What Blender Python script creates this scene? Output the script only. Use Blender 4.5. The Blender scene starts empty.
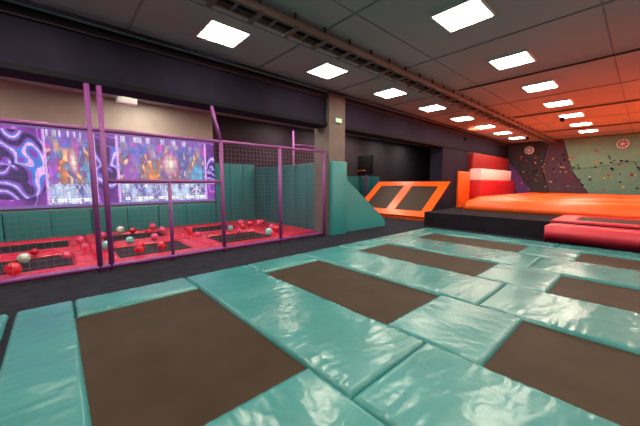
import bpy, bmesh, math, random
from mathutils import Vector, Matrix, noise
random.seed(4)
S=1.6
scene=bpy.context.scene
col=scene.collection

# ---------------- materials ----------------
def mat(name,color,rough=.5,metal=0,emit=None,estr=0,bump=0,bscale=10,stretch=(1,1,1),var=0,vscale=3,coat=0,detail=3,spec=.5,dist=.02):
    m=bpy.data.materials.new(name); m.use_nodes=True
    nt=m.node_tree; b=nt.nodes['Principled BSDF']
    b.inputs['Base Color'].default_value=(*color,1)
    b.inputs['Roughness'].default_value=rough
    b.inputs['Metallic'].default_value=metal
    b.inputs['Coat Weight'].default_value=coat
    b.inputs['Coat Roughness'].default_value=.12
    b.inputs['Specular IOR Level'].default_value=spec
    if emit:
        b.inputs['Emission Color'].default_value=(*emit,1)
        b.inputs['Emission Strength'].default_value=estr
    geo=nt.nodes.new('ShaderNodeNewGeometry')
    if bump>0:
        mp=nt.nodes.new('ShaderNodeMapping'); mp.inputs['Scale'].default_value=stretch
        n=nt.nodes.new('ShaderNodeTexNoise'); n.inputs['Scale'].default_value=bscale; n.inputs['Detail'].default_value=detail
        n.inputs['Distortion'].default_value=.9
        bp=nt.nodes.new('ShaderNodeBump'); bp.inputs['Strength'].default_value=bump; bp.inputs['Distance'].default_value=dist
        nt.links.new(geo.outputs['Position'],mp.inputs['Vector']); nt.links.new(mp.outputs[0],n.inputs['Vector'])
        nt.links.new(n.outputs['Fac'],bp.inputs['Height']); nt.links.new(bp.outputs[0],b.inputs['Normal'])
    if var>0:
        n2=nt.nodes.new('ShaderNodeTexNoise'); n2.inputs['Scale'].default_value=vscale; n2.inputs['Detail'].default_value=5
        nt.links.new(geo.outputs['Position'],n2.inputs['Vector'])
        r=nt.nodes.new('ShaderNodeValToRGB')
        r.color_ramp.elements[0].position=.3; r.color_ramp.elements[1].position=.7
        r.color_ramp.elements[0].color=(*[c*(1-var) for c in color],1)
        r.color_ramp.elements[1].color=(*[min(1,c*(1+var)) for c in color],1)
        nt.links.new(n2.outputs['Fac'],r.inputs[0]); nt.links.new(r.outputs[0],b.inputs['Base Color'])
    return m
M={}
M['teal']=mat('teal_vinyl',(.036,.195,.205),.24,bump=.16,bscale=6,var=.1,vscale=1.2,detail=2,dist=.03,spec=.6)
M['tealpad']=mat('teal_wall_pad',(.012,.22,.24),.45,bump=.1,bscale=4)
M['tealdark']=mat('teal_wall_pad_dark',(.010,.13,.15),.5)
M['bed']=mat('trampoline_mesh',(.033,.020,.012),.6,bump=.25,bscale=300,var=.2,vscale=2.5,dist=.003,spec=.15)
M['beddk']=mat('trampoline_mesh_dark',(.012,.009,.009),.6,spec=.2)
M['red']=mat('red_vinyl',(.55,.008,.04),.3,bump=.25,bscale=5)
M['redpad']=mat('red_pad',(.5,.010,.035),.4,bump=.15,bscale=4)
M['redblock']=mat('red_block_vinyl',(.42,.006,.012),.45,bump=.15,bscale=4)
M['pink']=mat('white_block_vinyl',(.85,.72,.72),.5)
M['orange']=mat('orange_vinyl',(.85,.11,.008),.35,bump=.25,bscale=3)
M['carpet']=mat('dark_carpet',(.019,.020,.030),.9,bump=.3,bscale=200,var=.25,vscale=5,dist=.003,spec=.05)
M['deck']=mat('deck_carpet',(.018,.015,.022),.9,var=.2,spec=.05)
M['ceil']=mat('ceiling_paint',(.32,.365,.40),.7,var=.06,vscale=.6)
M['navy']=mat('navy_beam',(.015,.012,.026),.85,var=.15,spec=.1)
M['black']=mat('black_paint',(.008,.008,.012),.8,spec=.1)
M['beige']=mat('beige_wall',(.40,.36,.33),.8,var=.06)
M['taupe']=mat('taupe_wall',(.12,.10,.095),.8,var=.1)
M['greywall']=mat('grey_wall',(.035,.028,.04),.85,var=.1,spec=.1)
M['purple']=mat('purple_foam',(.20,.045,.22),.5)
M['net']=mat('purple_net',(.22,.11,.21),.7)
M['steel']=mat('dark_steel',(.07,.06,.06),.45,metal=.4)
M['tray']=mat('cable_tray_paint',(.14,.11,.10),.6,metal=.1)
M['seam']=mat('ceiling_batten',(.20,.23,.25),.7)
M['panel']=mat('led_panel_glow',(1,1,1),.5,emit=(1,.88,.70),estr=43)
M['white']=mat('white_plastic',(.75,.75,.75),.4)
M['vent']=mat('vent_grille',(.12,.12,.13),.6)
M['green']=mat('exit_sign_glow',(.1,.5,.2),.5,emit=(.35,.8,.4),estr=.9)
M['cw_black']=mat('climb_black',(.015,.014,.025),.7,var=.2)
M['cw_purple']=mat('climb_purple',(.09,.03,.18),.7)
M['cw_maroon']=mat('climb_maroon',(.055,.032,.065),.7)
M['cw_grey']=mat('climb_greygreen',(.085,.24,.19),.7,var=.08)
M['cw_green']=mat('climb_green',(.12,.33,.25),.7,var=.08)
for n,c in (('b_red',(.6,.008,.03)),('b_pink',(.7,.07,.2)),('b_cyan',(.2,.5,.55)),('b_white',(.5,.6,.55)),('b_green',(.1,.5,.2)),('b_yel',(.8,.5,.05))):
    M[n]=mat(n,c,.25)

# ---------------- mesh helpers (plan units of S metres) ----------------
def link(o,parent=None):
    col.objects.link(o)
    if parent is not None:
        o.parent=parent; o.matrix_parent_inverse=Matrix.Translation(-Vector(parent.location))
    return o
def group(name,loc):
    e=bpy.data.objects.new(name,None); e.location=(loc[0]*S,loc[1]*S,loc[2]*S); e.empty_display_size=.2
    col.objects.link(e); return e
def mesh_obj(name,verts,faces,mats,parent=None,smooth=False,fm=None):
    lo=Vector([min(v[i] for v in verts) for i in range(3)]); hi=Vector([max(v[i] for v in verts) for i in range(3)])
    c=(lo+hi)/2
    me=bpy.data.meshes.new(name); me.from_pydata([Vector(v)-c for v in verts],[],faces)
    for m in (mats if isinstance(mats,(list,tuple)) else [mats]): me.materials.append(m)
    if fm: me.polygons.foreach_set('material_index',fm)
    if smooth: me.polygons.foreach_set('use_smooth',[True]*len(me.polygons))
    me.update()
    o=bpy.data.objects.new(name,me); o.location=c
    return link(o,parent)
def box(name,x0,x1,y0,y1,z0,z1,m,parent=None,bev=0):
    v=[(x*S,y*S,z*S) for z in (z0,z1) for x,y in ((x0,y0),(x1,y0),(x1,y1),(x0,y1))]
    f=[(3,2,1,0),(4,5,6,7),(0,1,5,4),(1,2,6,5),(2,3,7,6),(3,0,4,7)]
    o=mesh_obj(name,v,f,m,parent)
    if bev:
        b=o.modifiers.new('bev','BEVEL'); b.width=bev; b.segments=3
        o.data.polygons.foreach_set('use_smooth',[True]*6)
    return o
def prism(name,prof,y0,y1,m,parent=None,fm=None):
    n=len(prof); v=[(x*S,y0*S,z*S) for x,z in prof]+[(x*S,y1*S,z*S) for x,z in prof]
    f=[tuple(range(n)),tuple(reversed(range(n,2*n)))]+[(i,i+n,(i+1)%n+n,(i+1)%n) for i in range(n)]
    return mesh_obj(name,v,f,m,parent,fm=fm)
def tube(name,p,q,r,m,parent=None,seg=14):
    p=Vector(p)*S; q=Vector(q)*S; d=q-p; L=d.length
    bm=bmesh.new(); bmesh.ops.create_cone(bm,cap_ends=True,segments=seg,radius1=r,radius2=r,depth=L)
    rot=d.to_track_quat('Z','Y').to_matrix().to_4x4()
    bm.transform(rot); me=bpy.data.meshes.new(name); bm.to_mesh(me); bm.free()
    for pl in me.polygons: pl.use_smooth=len(pl.vertices)==4
    me.materials.append(m); o=bpy.data.objects.new(name,me); o.location=(p+q)/2
    return link(o,parent)
def soft(name,x0,x1,y0,y1,z0,z1,m,parent=None,res=.024,rnd=.035,wr=.004,gap=.004,slope=None,wf=1):
    """stuffed vinyl pad: domed, creased top with skirts"""
    X0,X1,Y0,Y1=x0*S+gap,x1*S-gap,y0*S+gap,y1*S-gap; Z0,Z1=z0*S,z1*S
    w,l=X1-X0,Y1-Y0; nx=max(4,int(w/res)); ny=max(4,int(l/res)); H=Z1-Z0
    sx,sy=random.random()*50,random.random()*50
    longx=w>l
    V=[];F=[]
    def top(x,y):
        d=min(x-X0,X1-x,y-Y0,Y1-y)
        t=min(1,max(0,d/rnd)); e=math.sqrt(max(0,1-(1-t)**2))
        a,b=((x,y) if longx else (y,x))
        de=min(b-(Y0 if longx else X0),(Y1 if longx else X1)-b)
        k=noise.noise(Vector((a*2.4*wf+sx,b*1.2*wf+sy,0)))*wr*1.2
        # fine crosswise tension creases
        r1=1-abs(noise.noise(Vector((a*4.6*wf+b*1.5*wf+sy,b*.9*wf-a*.3*wf+sx,3))))*5
        r2=1-abs(noise.noise(Vector((a*5.6*wf-b*1.6*wf+sx,b*1.0*wf+a*.4*wf+sy,9))))*5.5
        k+=(max(0,r1)**2+max(0,r2)**2)*wr*.30
        k+=noise.noise(Vector((a*20*wf+sx,b*2.0,7)))*wr*1.5*math.exp(-de/.13)
        z=Z0+H*(.35+.65*e)+k*t
        if slope: z+=slope(x/S)*S
        return z
    for j in range(ny+1):
        for i in range(nx+1):
            x=X0+w*i/nx; y=Y0+l*j/ny
            V.append((x,y,top(x,y)))
    for j in range(ny):
        for i in range(nx):
            a=j*(nx+1)+i; F.append((a,a+1,a+nx+2,a+nx+1))
    ring=[i for i in range(nx+1)]+[j*(nx+1)+nx for j in range(1,ny+1)]+[ny*(nx+1)+i for i in range(nx-1,-1,-1)]+[j*(nx+1) for j in range(ny-1,0,-1)]
    base=len(V)
    for r in ring: V.append((V[r][0],V[r][1],Z0))
    n=len(ring)
    for k in range(n): F.append((ring[k],base+k,base+(k+1)%n,ring[(k+1)%n]))
    F.append(tuple(base+k for k in reversed(range(n))))
    return mesh_obj(name,V,F,m,parent,smooth=True)

ZF=-.04
XN,XF,YR,YL=-3.2,15.0,-4.4,7.4
ZC=2.718
box('floor',XN,XF,YR,YL,-.2,ZF,M['carpet'])
box('ceiling',XN,XF,YR,YL,ZC,ZC+.1,M['ceil'])
box('wall_left',XN,3.04,YL,YL+.1,-.2,ZC+.1,M['beige'])
box('wall_left_recess',3.04,XF,YL,YL+.1,-.2,ZC+.1,M['greywall'])
box('wall_far',XF,XF+.1,YR,YL+.1,-.2,ZC+.1,M['cw_black'])
box('wall_right',XN,XF,YR-.1,YR,-.2,ZC+.1,M['taupe'])
box('wall_near',XN-.1,XN,YR-.1,YL+.1,-.2,ZC+.1,M['taupe'])
g=group('ceiling_beam',(4,4.35,2.4))
box('beam_face',XN,XF,4.2,4.5,2.087,ZC,M['navy'],g)
box('beam_lip',XN,XF,4.17,4.2,2.09,2.15,M['black'],g)
box('beam_upper_trim',XN,XF,4.16,4.2,2.60,2.66,M['greywall'],g)
g=group('support_pillar',(4.17,4.35,0))
box('shaft',3.96,4.40,4.12,4.55,ZF,ZC,M['taupe'],g)
g2=group('pillar_pad',(4.17,4.1,0))
box('pad_front',3.97,4.39,4.04,4.118,ZF,1.42,M['tealpad'],g2,.03)
box('wall_partition_navy',8.85,10.8,4.2,4.6,ZF,2.087,M['navy'])
box('wall_partition_red',10.8,XF,4.2,4.6,ZF,2.087,mat('deep_red_wall',(.18,.01,.012),.7))

g=group('exit_sign',(4.2,4.1,2.22))
box('housing',4.12,4.27,4.09,4.12,2.17,2.25,M['white'],g)
box('face',4.13,4.26,4.085,4.09,2.18,2.24,M['green'],g)

# ---------------- ceiling fixtures ----------------
def light_panel(x,y,z=ZC):
    g=group('ceiling_light_panel',(x,y,z-.01)); a=.215
    box('diffuser',x-a,x+a,y-a,y+a,z-.02,z-.012,M['panel'],g)
    t=.02
    box('frame_a',x-a-t,x+a+t,y-a-t,y-a,z-.024,z,M['white'],g)
    box('frame_b',x-a-t,x+a+t,y+a,y+a+t,z-.024,z,M['white'],g)
    box('frame_c',x-a-t,x-a,y-a,y+a,z-.024,z,M['white'],g)
    box('frame_d',x+a,x+a+t,y-a,y+a,z-.024,z,M['white'],g)
    box('backing',x-a,x+a,y-a,y+a,z-.012,z,M['white'],g)
for k in range(-2,8):
    for y in (3.39,1.38,-.63,-2.64):
        x=1.56+1.655*k
        if y<0 and k%2==0 and k>2: continue
        light_panel(x,y)
for x in (-1.8,1.45,4.8,6.46,8.1,9.75,11.4): light_panel(x,6.7)
for x in (-1.8,-.15,1.5,3.15): light_panel(x,5.2)  # added row, out of view above the beam edge, brightens the ball pen
light_panel(6.46,5.3)  # extra unseen panel, put in to light the ramp recess

g=group('cable_tray',(5,2.6,2.63))
box('rail_a',XN,XF,2.50,2.525,2.58,2.65,M['tray'],g)
box('rail_b',XN,XF,2.675,2.70,2.58,2.65,M['tray'],g)
tube('cable_a',(XN,2.56,2.61),(XF,2.56,2.61),.03,M['steel'],g)
tube('cable_b',(XN,2.62,2.61),(XF,2.62,2.61),.025,M['black'],g)
x=XN+.2
while x<XF:
    box('clamp',x,x+.05,2.46,2.74,2.562,2.58,M['tray'],g)
    box('rung',x+.2,x+.23,2.525,2.675,2.582,2.592,M['tray'],g)
    box('hanger',x,x+.02,2.50,2.52,2.64,ZC,M['steel'],g)
    box('hanger_b',x,x+.02,2.68,2.70,2.64,ZC,M['steel'],g)
    x+=.41
g=group('ceiling_batten_set',(5,1,ZC-.01))
x=.72
while x<XF:
    box('batten',x,x+.025,YR,4.16,ZC-.008,ZC,M['seam'],g); x+=1.655
for y in (3.0,2.1,.4): box('batten_long',XN,XF,y,y+.015,ZC-.006,ZC,M['seam'],g)
for xx in (5.6,8.95,12.2):
    g=group('conduit_pipe',(xx,0,2.68))
    tube('pipe_a',(xx,2.40,2.68),(xx,-4.3,2.68),.025,M['steel'],g)
g=group('conduit_pipe',(6,3.95,2.66))
tube('pipe_c',(XN+.1,3.95,2.66),(XF-.3,3.95,2.66),.03,M['navy'],g)

# ---------------- trampolines ----------------
def bed(g,bx0,bx1,by0,by1,z,bm_):
    n=12; V=[];F=[]
    for j in range(n+1):
        for i in range(n+1):
            u,v=i/n,j/n
            V.append(((bx0-.02+(bx1-bx0+.04)*u)*S,(by0-.02+(by1-by0+.04)*v)*S,z*S-.012*math.sin(math.pi*u)*math.sin(math.pi*v)))
    for j in range(n):
        for i in range(n):
            a=j*(n+1)+i; F.append((a,a+1,a+n+2,a+n+1))
    mesh_obj('bed',V,F,bm_,g,smooth=True)
def trampoline(cx0,cx1,cy0,cy1,bx0,bx1,by0,by1,pm,bm_,zf=ZF,pt=0,name='trampoline',wr=.0065):
    g=group(name,((bx0+bx1)/2,(by0+by1)/2,zf))
    bed(g,bx0,bx1,by0,by1,zf+(pt-zf)*.3,bm_)
    soft('pad_left',cx0,cx1,by1,cy1,zf,pt,pm,g,wr=wr,res=.05)
    soft('pad_right',cx0,cx1,cy0,by0,zf,pt,pm,g,wr=wr,res=.05)
    soft('pad_near',cx0,bx0,by0,by1,zf,pt,pm,g,wr=wr,res=.05)
    soft('pad_far',bx1,cx1,by0,by1,zf,pt,pm,g,wr=wr,res=.05)
xs=[(-1.95,-.66),(.05,.97),(1.69,2.53),(3.30,4.10),(4.91,5.68)]
W=.0085
for i,(a,b) in enumerate(xs):
    nxt=xs[i+1][0] if i<4 else 6.15
    for row in (0,1):
        if row==0: by0,by1=1.17,2.83
        else: by0,by1=-1.1,.53
        g=group('trampoline',((a+b)/2,(by0+by1)/2,ZF))
        bed(g,a,b,by0,by1,ZF*.7,M['bed'])
        if row==0:
            soft('pad_left',a,b,2.83,3.23,ZF,0,M['teal'],g,wr=W)
            soft('pad_between',a,b,.53,1.17,ZF,0,M['teal'],g,wr=W)
            ys=(.86,3.23)
        else:
            soft('pad_right',a,b,-1.7,-1.1,ZF,0,M['teal'],g,wr=W,res=.06)
            ys=(-1.7,.86)
        if i==0:
            soft('pad_far',b,-.33,ys[0],ys[1],ZF,0,M['teal'],g,wr=W)
            soft('pad_far_b',-.30,.05,ys[0],ys[1],ZF,0,M['teal'],g,wr=W)
        else:
            soft('pad_far',b,nxt,ys[0],ys[1],ZF,0,M['teal'],g,wr=W)

# ---------------- ball pen ----------------
for (a,b) in ((-2.55,-1.05),(-1.05,.35),(.35,1.8),(1.8,3.3)):
    trampoline(a,b,4.3,5.8,a+.25,b-.25,4.65,5.55,M['red'],M['beddk'],name='play_pen_trampoline')
    trampoline(a,b,5.8,7.25,a+.25,b-.25,6.05,6.95,M['red'],M['beddk'],name='play_pen_trampoline')
soft('red_floor_mat',3.3,4.1,4.6,7.25,ZF,0,M['red'],res=.08)
g=group('wall_pads_pen',(0,7.36,.25))
x=-3.1
while x<3.0:
    box('pad',x,min(x+.6,3.03)-.01,7.3,7.395,ZF,.5,M['tealpad'],g,.03); x+=.6
x=3.05
while x<4.1:
    box('pad_tall',x,x+.36,7.3,7.395,ZF,1.5,M['tealpad'],g,.03); x+=.37
y=4.6
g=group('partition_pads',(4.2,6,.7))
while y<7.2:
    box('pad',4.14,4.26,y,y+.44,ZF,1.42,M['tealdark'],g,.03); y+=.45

# projection screen with a colourful game picture
sx0,sx1,sz0,sz1=-1.84,3.04,.54,2.03
nx,nz=640,150
V=[];F=[];C=[]
def lerp(a,b,t):
    t=max(0,min(1,t)); return [a[i]*(1-t)+b[i]*t for i in range(3)]
hsh=lambda a,b:(math.sin(a*127.1+b*311.7)*43758.5453)%1
def city(uu,vv,X):
    n2=noise.noise(Vector((X*4,vv*4,5))); n3=noise.noise(Vector((X*7,vv*5,8))); n4=noise.noise(Vector((X*14,vv*9,2)))
    c=lerp((.46,.26,.34),(.10,.16,.60),vv*1.2+n2*.6)
    c=lerp(c,(.85,.42,.18),(n3*2.4)*(1-abs(vv-.5)*1.4))
    c=lerp(c,(.55,.10,.45),(-n3*2.2))
    k=int(uu*9); hgt=.40+.42*hsh(k,1)
    if vv<hgt and vv>.25:
        bcol=[(.14,.05,.14),(.06,.10,.34),(.26,.10,.08)][int(hsh(k,2)*3)]
        c=lerp(c,bcol,.65)
        if n4>.28: c=lerp(c,(.9,.6,.35),.7)
        elif n4<-.28: c=lerp(c,(.15,.5,.85),.7)
    r=math.hypot((uu-.55)*2,(vv-.60))
    if r<.20: c=lerp((1,.85,.7),(.45,.12,.35),r/.20)
    for bx,bc in ((.12,(.35,.1,.6)),(.88,(.1,.4,.7)),(.33,(.7,.25,.1))):
        if math.hypot((uu-bx)*3.2,(vv-.42)*1.3)<.24: c=lerp(c,bc,.75+n4)
    if vv<.28:
        c=lerp((.55,.70,.95),(.14,.14,.45),.5+n2*1.5+n3)
        if abs(n4)<.05: c=[.85,.78,.9]
    if abs(vv-.05)<.025 and hsh(int(uu*20),4)>.3: c=[.9,.9,1]
    if vv>.91: c=[.25,.12,.50] if hsh(int(uu*24),3)>.4 else [.65,.6,.85]
    return [x*(1+.35*n4) for x in c]
def neon(X,v,cx,s):
    n=noise.noise(Vector((X*3,v*3,1)))
    c=lerp((.05,.02,.18),(.34,.06,.50),.5+n)
    dx,dy=(X-cx),(v-.52)*1.5
    r=math.hypot(dx,dy)/s; a=math.atan2(dy,dx)
    if r<1:
        k=math.sin(r*12+n*10+math.sin(a*3)*1.8)
        c=(.85,.5,1.0) if k>.88 else (.06,.22,.75) if k>.35 else (.26,.05,.50) if k>-.35 else (.03,.02,.12)
        c=list(c)
    elif abs(math.sin(X*9+v*5+n*4))<.12: c=[.55,.2,.85]
    return c
def pic(X,v):
    n2=noise.noise(Vector((X*12,v*12,5)))
    if v<.04 or v>.965: return [.20,.12,.38]
    if X<-.1 or .62<X<1.0:
        c=neon(X,v,-.55 if X<0 else .80,.62 if X<0 else .45)
    elif -.1<=X<=.62:
        c=city((X+.1)/.72,(v-.04)/.925,X)
    elif 1.0<=X<2.82:
        c=city((X-1.0)/1.82,(v-.04)/.925,X)
    else: c=neon(X,v,2.95,.35)
    for e in (-.1,.62,1.0,2.82):
        if abs(X-e)<.02: c=[.8,.45,1]
    return [max(0,x*(1+.3*n2)) for x in c]
for j in range(nz+1):
    for i in range(nx+1):
        X=sx0+(sx1-sx0)*i/nx
        V.append((X*S,7.385*S,(sz0+(sz1-sz0)*j/nz)*S))
        C+=pic(X,j/nz)+[1]
for j in range(nz):
    for i in range(nx):
        a=j*(nx+1)+i; F.append((a,a+1,a+nx+2,a+nx+1))
ms=bpy.data.materials.new('projected_picture'); ms.use_nodes=True
nt=ms.node_tree; b=nt.nodes['Principled BSDF']; b.inputs['Base Color'].default_value=(.04,.04,.04,1); b.inputs['Roughness'].default_value=.9
at=nt.nodes.new('ShaderNodeAttribute'); at.attribute_name='Col'
nt.links.new(at.outputs['Color'],b.inputs['Emission Color']); b.inputs['Emission Strength'].default_value=1.0
g=group('projection_screen',(.6,7.38,1.3))
o=mesh_obj('picture',V,F,ms,g)
ca=o.data.color_attributes.new('Col','FLOAT_COLOR','POINT'); ca.data.foreach_set('color',C)
box('border_top',sx0,sx1,7.375,7.395,sz1,sz1+.012,M['black'],g)
box('border_bottom',sx0,sx1,7.375,7.395,sz0-.012,sz0,M['black'],g)

g=group('projector',(1,6,2.45))
box('body',.86,1.14,5.9,6.1,2.32,2.42,M['white'],g,.02)
tube('lens',(1.05,6.1,2.37),(1.05,6.16,2.37),.05,M['black'],g)
tube('mount_pole',(1,6,2.42),(1,6,ZC),.02,M['white'],g)
box('bracket',.93,1.07,5.94,6.06,2.42,2.435,M['white'],g)

bm=bmesh.new()
spots=[(-.35,5.1,3),(.5,5.3,2),(.85,5.6,2),(1.3,6.4,0),(1.9,5.9,0),(2.0,6.2,0),(1.9,5.5,1),(3.3,5.0,0),(2.6,5.2,1),(3.5,6.0,1),(.05,5.0,1),(.9,6.9,3)]
for i in range(34): spots.append((random.uniform(-1.6,3.9),random.uniform(4.5,7.1),random.choice([0,0,0,0,0,1,1,1,2])))
used=[]
for x,y,c in spots:
    r=random.uniform(.075,.115)
    if any(math.hypot(x-a,y-b)*S<.27 for a,b in used): continue
    used.append((x,y))
    q=bmesh.ops.create_uvsphere(bm,u_segments=16,v_segments=10,radius=r,matrix=Matrix.Translation((x*S,y*S,.012+r)))
    for v in q['verts']:
        for f in v.link_faces: f.material_index=c; f.smooth=True
me=bpy.data.meshes.new('play_balls'); bm.to_mesh(me); bm.free()
for n in ('b_red','b_pink','b_cyan','b_white','b_green'): me.materials.append(M[n])
link(bpy.data.objects.new('play_balls',me))

# mesh fence
g=group('net_fence',(1.5,4.2,0))
NY=4.2
def rail(x0,x1,z,r=.035): tube('rail',(x0,NY,z),(x1,NY,z),r,M['purple'],g)
for x in (-2.6,-1.1,.33,.44): tube('post',(x,NY,ZF),(x,NY,2.087),.046,M['purple'],g)
for x in (1.84,2.87,3.9): tube('post',(x,NY,ZF),(x,NY,1.6),.045,M['purple'],g)
tube('brace',(1.84,NY,1.6),(1.72,NY,2.087),.04,M['purple'],g)
tube('door_post',(1.12,NY,ZF),(1.12,NY,1.02),.035,M['purple'],g)
rail(-3.1,3.93,1.6,.038); rail(-3.1,3.93,.02,.045); rail(.44,1.84,1.02,.038)
V=[];F=[]
def strip(ax,p,a,b,t=.0019):
    n=len(V)
    if ax=='z': c=[(p*S+dx,NY*S+dy,z) for z in (a*S,b*S) for dx,dy in ((-t,-t),(t,-t),(t,t),(-t,t))]
    else: c=[(x,NY*S+dy,p*S+dz) for x in (a*S,b*S) for dy,dz in ((-t,-t),(t,-t),(t,t),(-t,t))]
    V.extend(c)
    for k in range(4): F.append((n+k,n+(k+1)%4,n+4+(k+1)%4,n+4+k))
x=-3.0
while x<3.9: strip('z',x,.02,1.6); x+=.0625
z=.06
while z<1.6: strip('x',z,-3.1,3.9); z+=.0625
mesh_obj('net',V,F,M['net'],g)

# ---------------- recess: wedge, ramp ----------------
g=group('padded_wedge_wall',(5.1,4.3,0))
prism('wedge',[(4.42,ZF),(5.95,ZF),(5.92,.12),(4.42,1.17)],4.2,4.36,M['tealpad'],g)
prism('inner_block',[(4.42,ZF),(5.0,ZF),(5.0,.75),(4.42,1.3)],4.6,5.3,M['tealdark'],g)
g=group('incline_trampoline',(8.3,5.1,0))
rx0,rx1,rz=7.45,8.76,1.0
prism('body',[(rx0,ZF),(8.83,ZF),(8.83,rz),(rx1,rz),(rx0,.06)],3.9,6.5,[M['navy'],M['orange']],g,fm=[0,0,0,0,1,1,1])
def onr(t,off=0):
    dx,dz=(rx1-rx0),(rz-.06); L=math.hypot(dx,dz); nxx,nz_=-dz/L,dx/L
    return rx0+dx*t+nxx*off, .06+dz*t+nz_*off
def slab(name,t0,t1,y0,y1,th,m):
    return prism(name,[onr(t0),onr(t1),onr(t1,th),onr(t0,th)],y0,y1,m,g)
Mrb=mat('ramp_bed_mesh',(.04,.024,.018),.55,spec=.2)
for y0,y1 in ((4.14,5.06),(5.32,6.26)): slab('bed',.12,.88,y0,y1,.012,Mrb)
for y0,y1 in ((3.9,4.16),(5.04,5.34),(6.24,6.5)): slab('side_pad',0,1,y0,y1,.035,M['orange'])
slab('lower_pad',-.02,.13,3.9,6.5,.036,M['orange']); slab('upper_pad',.87,1.02,3.9,6.5,.036,M['orange'])
g=group('orange_corner_pad',(10.4,4.1,.7))
box('pad',9.9,10.8,4.10,4.195,ZF,1.38,M['orange'],g,.04)
g=group('dunk_lane_frame',(6.5,6.9,0))
for x in (5.2,7.3): tube('post',(x,6.9,ZF),(x,6.9,2.5),.05,M['purple'],g)
tube('crossbar',(5.2,6.9,2.1),(7.3,6.9,2.1),.045,M['purple'],g)
tube('crossbar',(5.2,6.9,1.5),(7.3,6.9,1.5),.045,M['purple'],g)
g=group('basketball_hoop_stand',(8.5,6.9,0))
tube('pole',(8.6,6.95,ZF),(8.6,6.95,2.0),.06,M['purple'],g)
box('board',8.45,8.53,6.6,7.25,1.3,2.0,M['black'],g,.01)
tube('arm',(8.6,6.95,1.7),(8.5,6.95,1.7),.04,M['steel'],g)
bpy.ops.mesh.primitive_torus_add(major_radius=.23,minor_radius=.012,location=(8.28*S,6.92*S,1.45*S))
o=bpy.context.object; o.name='rim'; o.data.materials.append(M['orange'])
o.parent=g; o.matrix_parent_inverse=Matrix.Translation(-Vector(g.location))
g=group('recess_wall_pads',(8,7.35,0))
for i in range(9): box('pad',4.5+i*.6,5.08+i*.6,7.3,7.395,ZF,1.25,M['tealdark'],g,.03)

# ---------------- deck, airbag, red trampoline ----------------
box('raised_deck',6.64,XF-.01,YR+.01,3.55,ZF,.3,M['deck'])
g=group('airbag',(11,0,.3))
soft('front_roll',8.0,9.0,YR+.05,3.2,.3,.58,M['orange'],g,res=.12,rnd=.3,wr=.03,wf=.5)
for a,b in ((9.0,11),(11,13),(13,14.75)):
    soft('chamber',a,b,YR+.05,3.4,.3,.61,M['orange'],g,res=.12,rnd=.35,wr=.03,wf=.5)
def slp(x): return -(6.66-x)/.46*.3 if x<6.66 else 0
for y0,y1 in ((-4.3,-2.6),(-2.6,-.9),(-.9,1.1)):
    soft('sloped_entry_pad',6.18,6.62,y0,y1,.27,.325,M['redpad'],None,slope=slp)
g=group('raised_red_trampoline',(7.2,0,.3))
box('plinth',6.66,8.0,YR+.05,1.1,.3,.305,M['redpad'],g)
for y0,y1 in ((-.85,.78),(-2.8,-1.2)):
    box('bed',6.85,7.72,y0,y1,.31,.322,M['beddk'],g)
    soft('side_pad',6.82,7.75,y1,y1+.32,.305,.34,M['redpad'],g)
soft('front_pad',6.66,6.84,YR+.1,1.1,.305,.34,M['redpad'],g)
soft('back_pad',7.75,7.98,YR+.1,1.1,.305,.34,M['redpad'],g)

g=group('red_padded_block',(12.5,4.0,.8))
box('lower',10.85,14.75,3.75,4.19,ZF,1.08,M['redblock'],g,.05)
box('middle',10.9,14.3,3.80,4.19,1.09,1.50,M['pink'],g,.05)
box('upper',10.85,14.75,4.05,4.19,1.51,2.05,mat('dark_red_pad',(.22,.008,.008),.5),g,.05)

g=group('climbing_wall',(14.9,2,1.2))
def cpanel(name,pts,m,d=.06):
    n=len(pts); c=(sum(p[0] for p in pts)/n,sum(p[1] for p in pts)/n)
    V=[((XF-.005)*S,y*S,z*S) for y,z in pts]+[((XF-d)*S,(y+(c[0]-y)*.02)*S,(z+(c[1]-z)*.02)*S) for y,z in pts]
    F=[tuple(range(n)),tuple(range(2*n-1,n-1,-1))]+[(i,(i+1)%n,(i+1)%n+n,i+n) for i in range(n)]
    o=mesh_obj(name,V,F,m,g)
    bm=bmesh.new(); bm.from_mesh(o.data); bmesh.ops.recalc_face_normals(bm,faces=bm.faces); bm.to_mesh(o.data); bm.free()
cpanel('panel_purple',[(4.1,.3),(4.1,1.9),(3.75,1.5),(3.0,.3)],M['cw_purple'])
cpanel('panel_black',[(3.0,.3),(3.75,1.5),(4.1,1.9),(4.1,2.7),(2.75,2.7),(2.9,1.6),(2.5,.3)],M['cw_black'],.1)
cpanel('panel_maroon',[(2.5,.3),(2.9,1.6),(2.75,2.7),(2.3,2.7),(1.95,1.5),(1.2,.3)],M['cw_maroon'],.05)
cpanel('panel_grey',[(1.2,.3),(1.95,1.5),(.3,1.75),(-.3,.3)],M['cw_grey'],.12)
cpanel('panel_green',[(1.95,1.5),(2.3,2.7),(-1.5,2.7),(-1.2,1.5),(.3,1.75)],M['cw_green'],.08)
cpanel('panel_green_b',[(-.3,.3),(.3,1.75),(-1.2,1.5),(-1.5,.3)],M['cw_green'],.06)
cpanel('panel_purple_b',[(-1.5,.3),(-1.2,1.5),(-1.5,2.7),(-4.2,2.7),(-4.2,.3)],M['cw_purple'],.06)
bm=bmesh.new()
for i in range(190):
    y=random.uniform(-4,4); z=random.uniform(.75,2.2)
    q=bmesh.ops.create_icosphere(bm,subdivisions=1,radius=random.uniform(.04,.065),matrix=Matrix.Translation(((XF-.12)*S,y*S,z*S))@Matrix.Diagonal((.8,1.2,.9,1)))
    c=random.choice([0,1,2,3,4,5,5,5,5])
    for v in q['verts']:
        for f in v.link_faces: f.material_index=c; f.smooth=True
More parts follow.
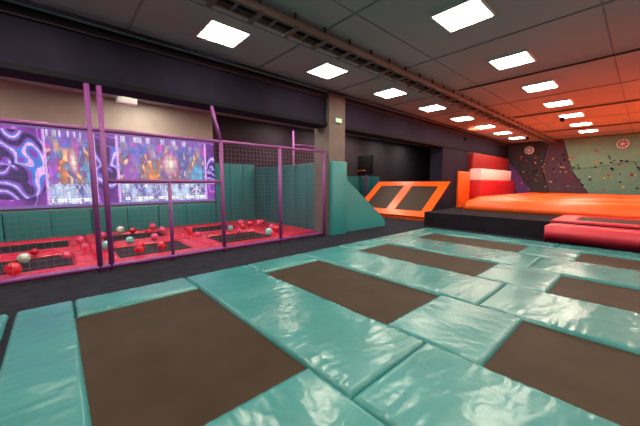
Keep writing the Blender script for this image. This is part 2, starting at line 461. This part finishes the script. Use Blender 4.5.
me=bpy.data.meshes.new('climbing_holds'); bm.to_mesh(me); bm.free()
for n in ('b_red','b_cyan','b_white','b_green','b_yel','black'): me.materials.append(M[n])
o=bpy.data.objects.new('climbing_holds',me); link(o,g)
for (y,z) in ((3.35,2.36),(.62,2.36)):
    g=group('wall_fan',(XF-.15,y,z))
    tube('rim',(XF-.2,y,z),(XF-.12,y,z),.25,M['white'],g,24)
    tube('grille',(XF-.205,y,z),(XF-.2,y,z),.215,M['vent'],g,24)
    for k in range(4):
        a=k*math.pi/4; dy,dz=math.cos(a)*.13,math.sin(a)*.13
        tube('spoke',(XF-.208,y-dy,z-dz),(XF-.208,y+dy,z+dz),.012,M['white'],g,6)

# red floodlights
def flood(loc,target,e,colr,size=110):
    g=group('red_floodlight',loc)
    x,y,z=loc
    box('housing',x-.06,x+.06,y-.04,y+.04,z-.06,z+.02,M['black'],g,.01)
    box('bracket',x-.02,x+.02,y-.02,y+.02,z-.08,z-.06,M['black'],g)
    l=bpy.data.lights.new('lamp','SPOT'); l.energy=e; l.color=colr; l.spot_size=math.radians(size); l.spot_blend=1; l.shadow_soft_size=.12
    o=bpy.data.objects.new('lamp',l); o.location=(x*S,y*S,(z+.05)*S)
    d=Vector(target)-Vector(loc); o.rotation_euler=d.to_track_quat('-Z','Y').to_euler()
    link(o,g)
flood((9.0,-4.3,1.2),(9.2,-.5,2.9),4200,(1,.11,.04),120)
flood((12.0,-4.3,1.2),(11.5,-.5,2.9),2800,(1,.11,.04),105)
flood((10.0,4.0,2.45),(10.6,1.5,2.8),350,(1,.14,.06),150)
flood((12.5,2.9,2.6),(12.7,4.2,.9),250,(1,.12,.08),120)
flood((9.5,1.5,2.6),(10.5,1.8,.5),900,(1,.16,.03),110)

w=bpy.data.worlds.new('World'); scene.world=w; w.use_nodes=True
w.node_tree.nodes['Background'].inputs[0].default_value=(.05,.05,.06,1)

cam=bpy.data.cameras.new('camera'); cam.sensor_width=36; cam.lens=292/640*36; cam.clip_start=.05
co=bpy.data.objects.new('camera',cam); co.location=(0,0,S)
co.rotation_euler=(math.radians(90-5.87),0,math.radians(47.9-90)); col.objects.link(co)
scene.camera=co
scene.view_settings.view_transform='Standard'
scene.view_settings.look='None'
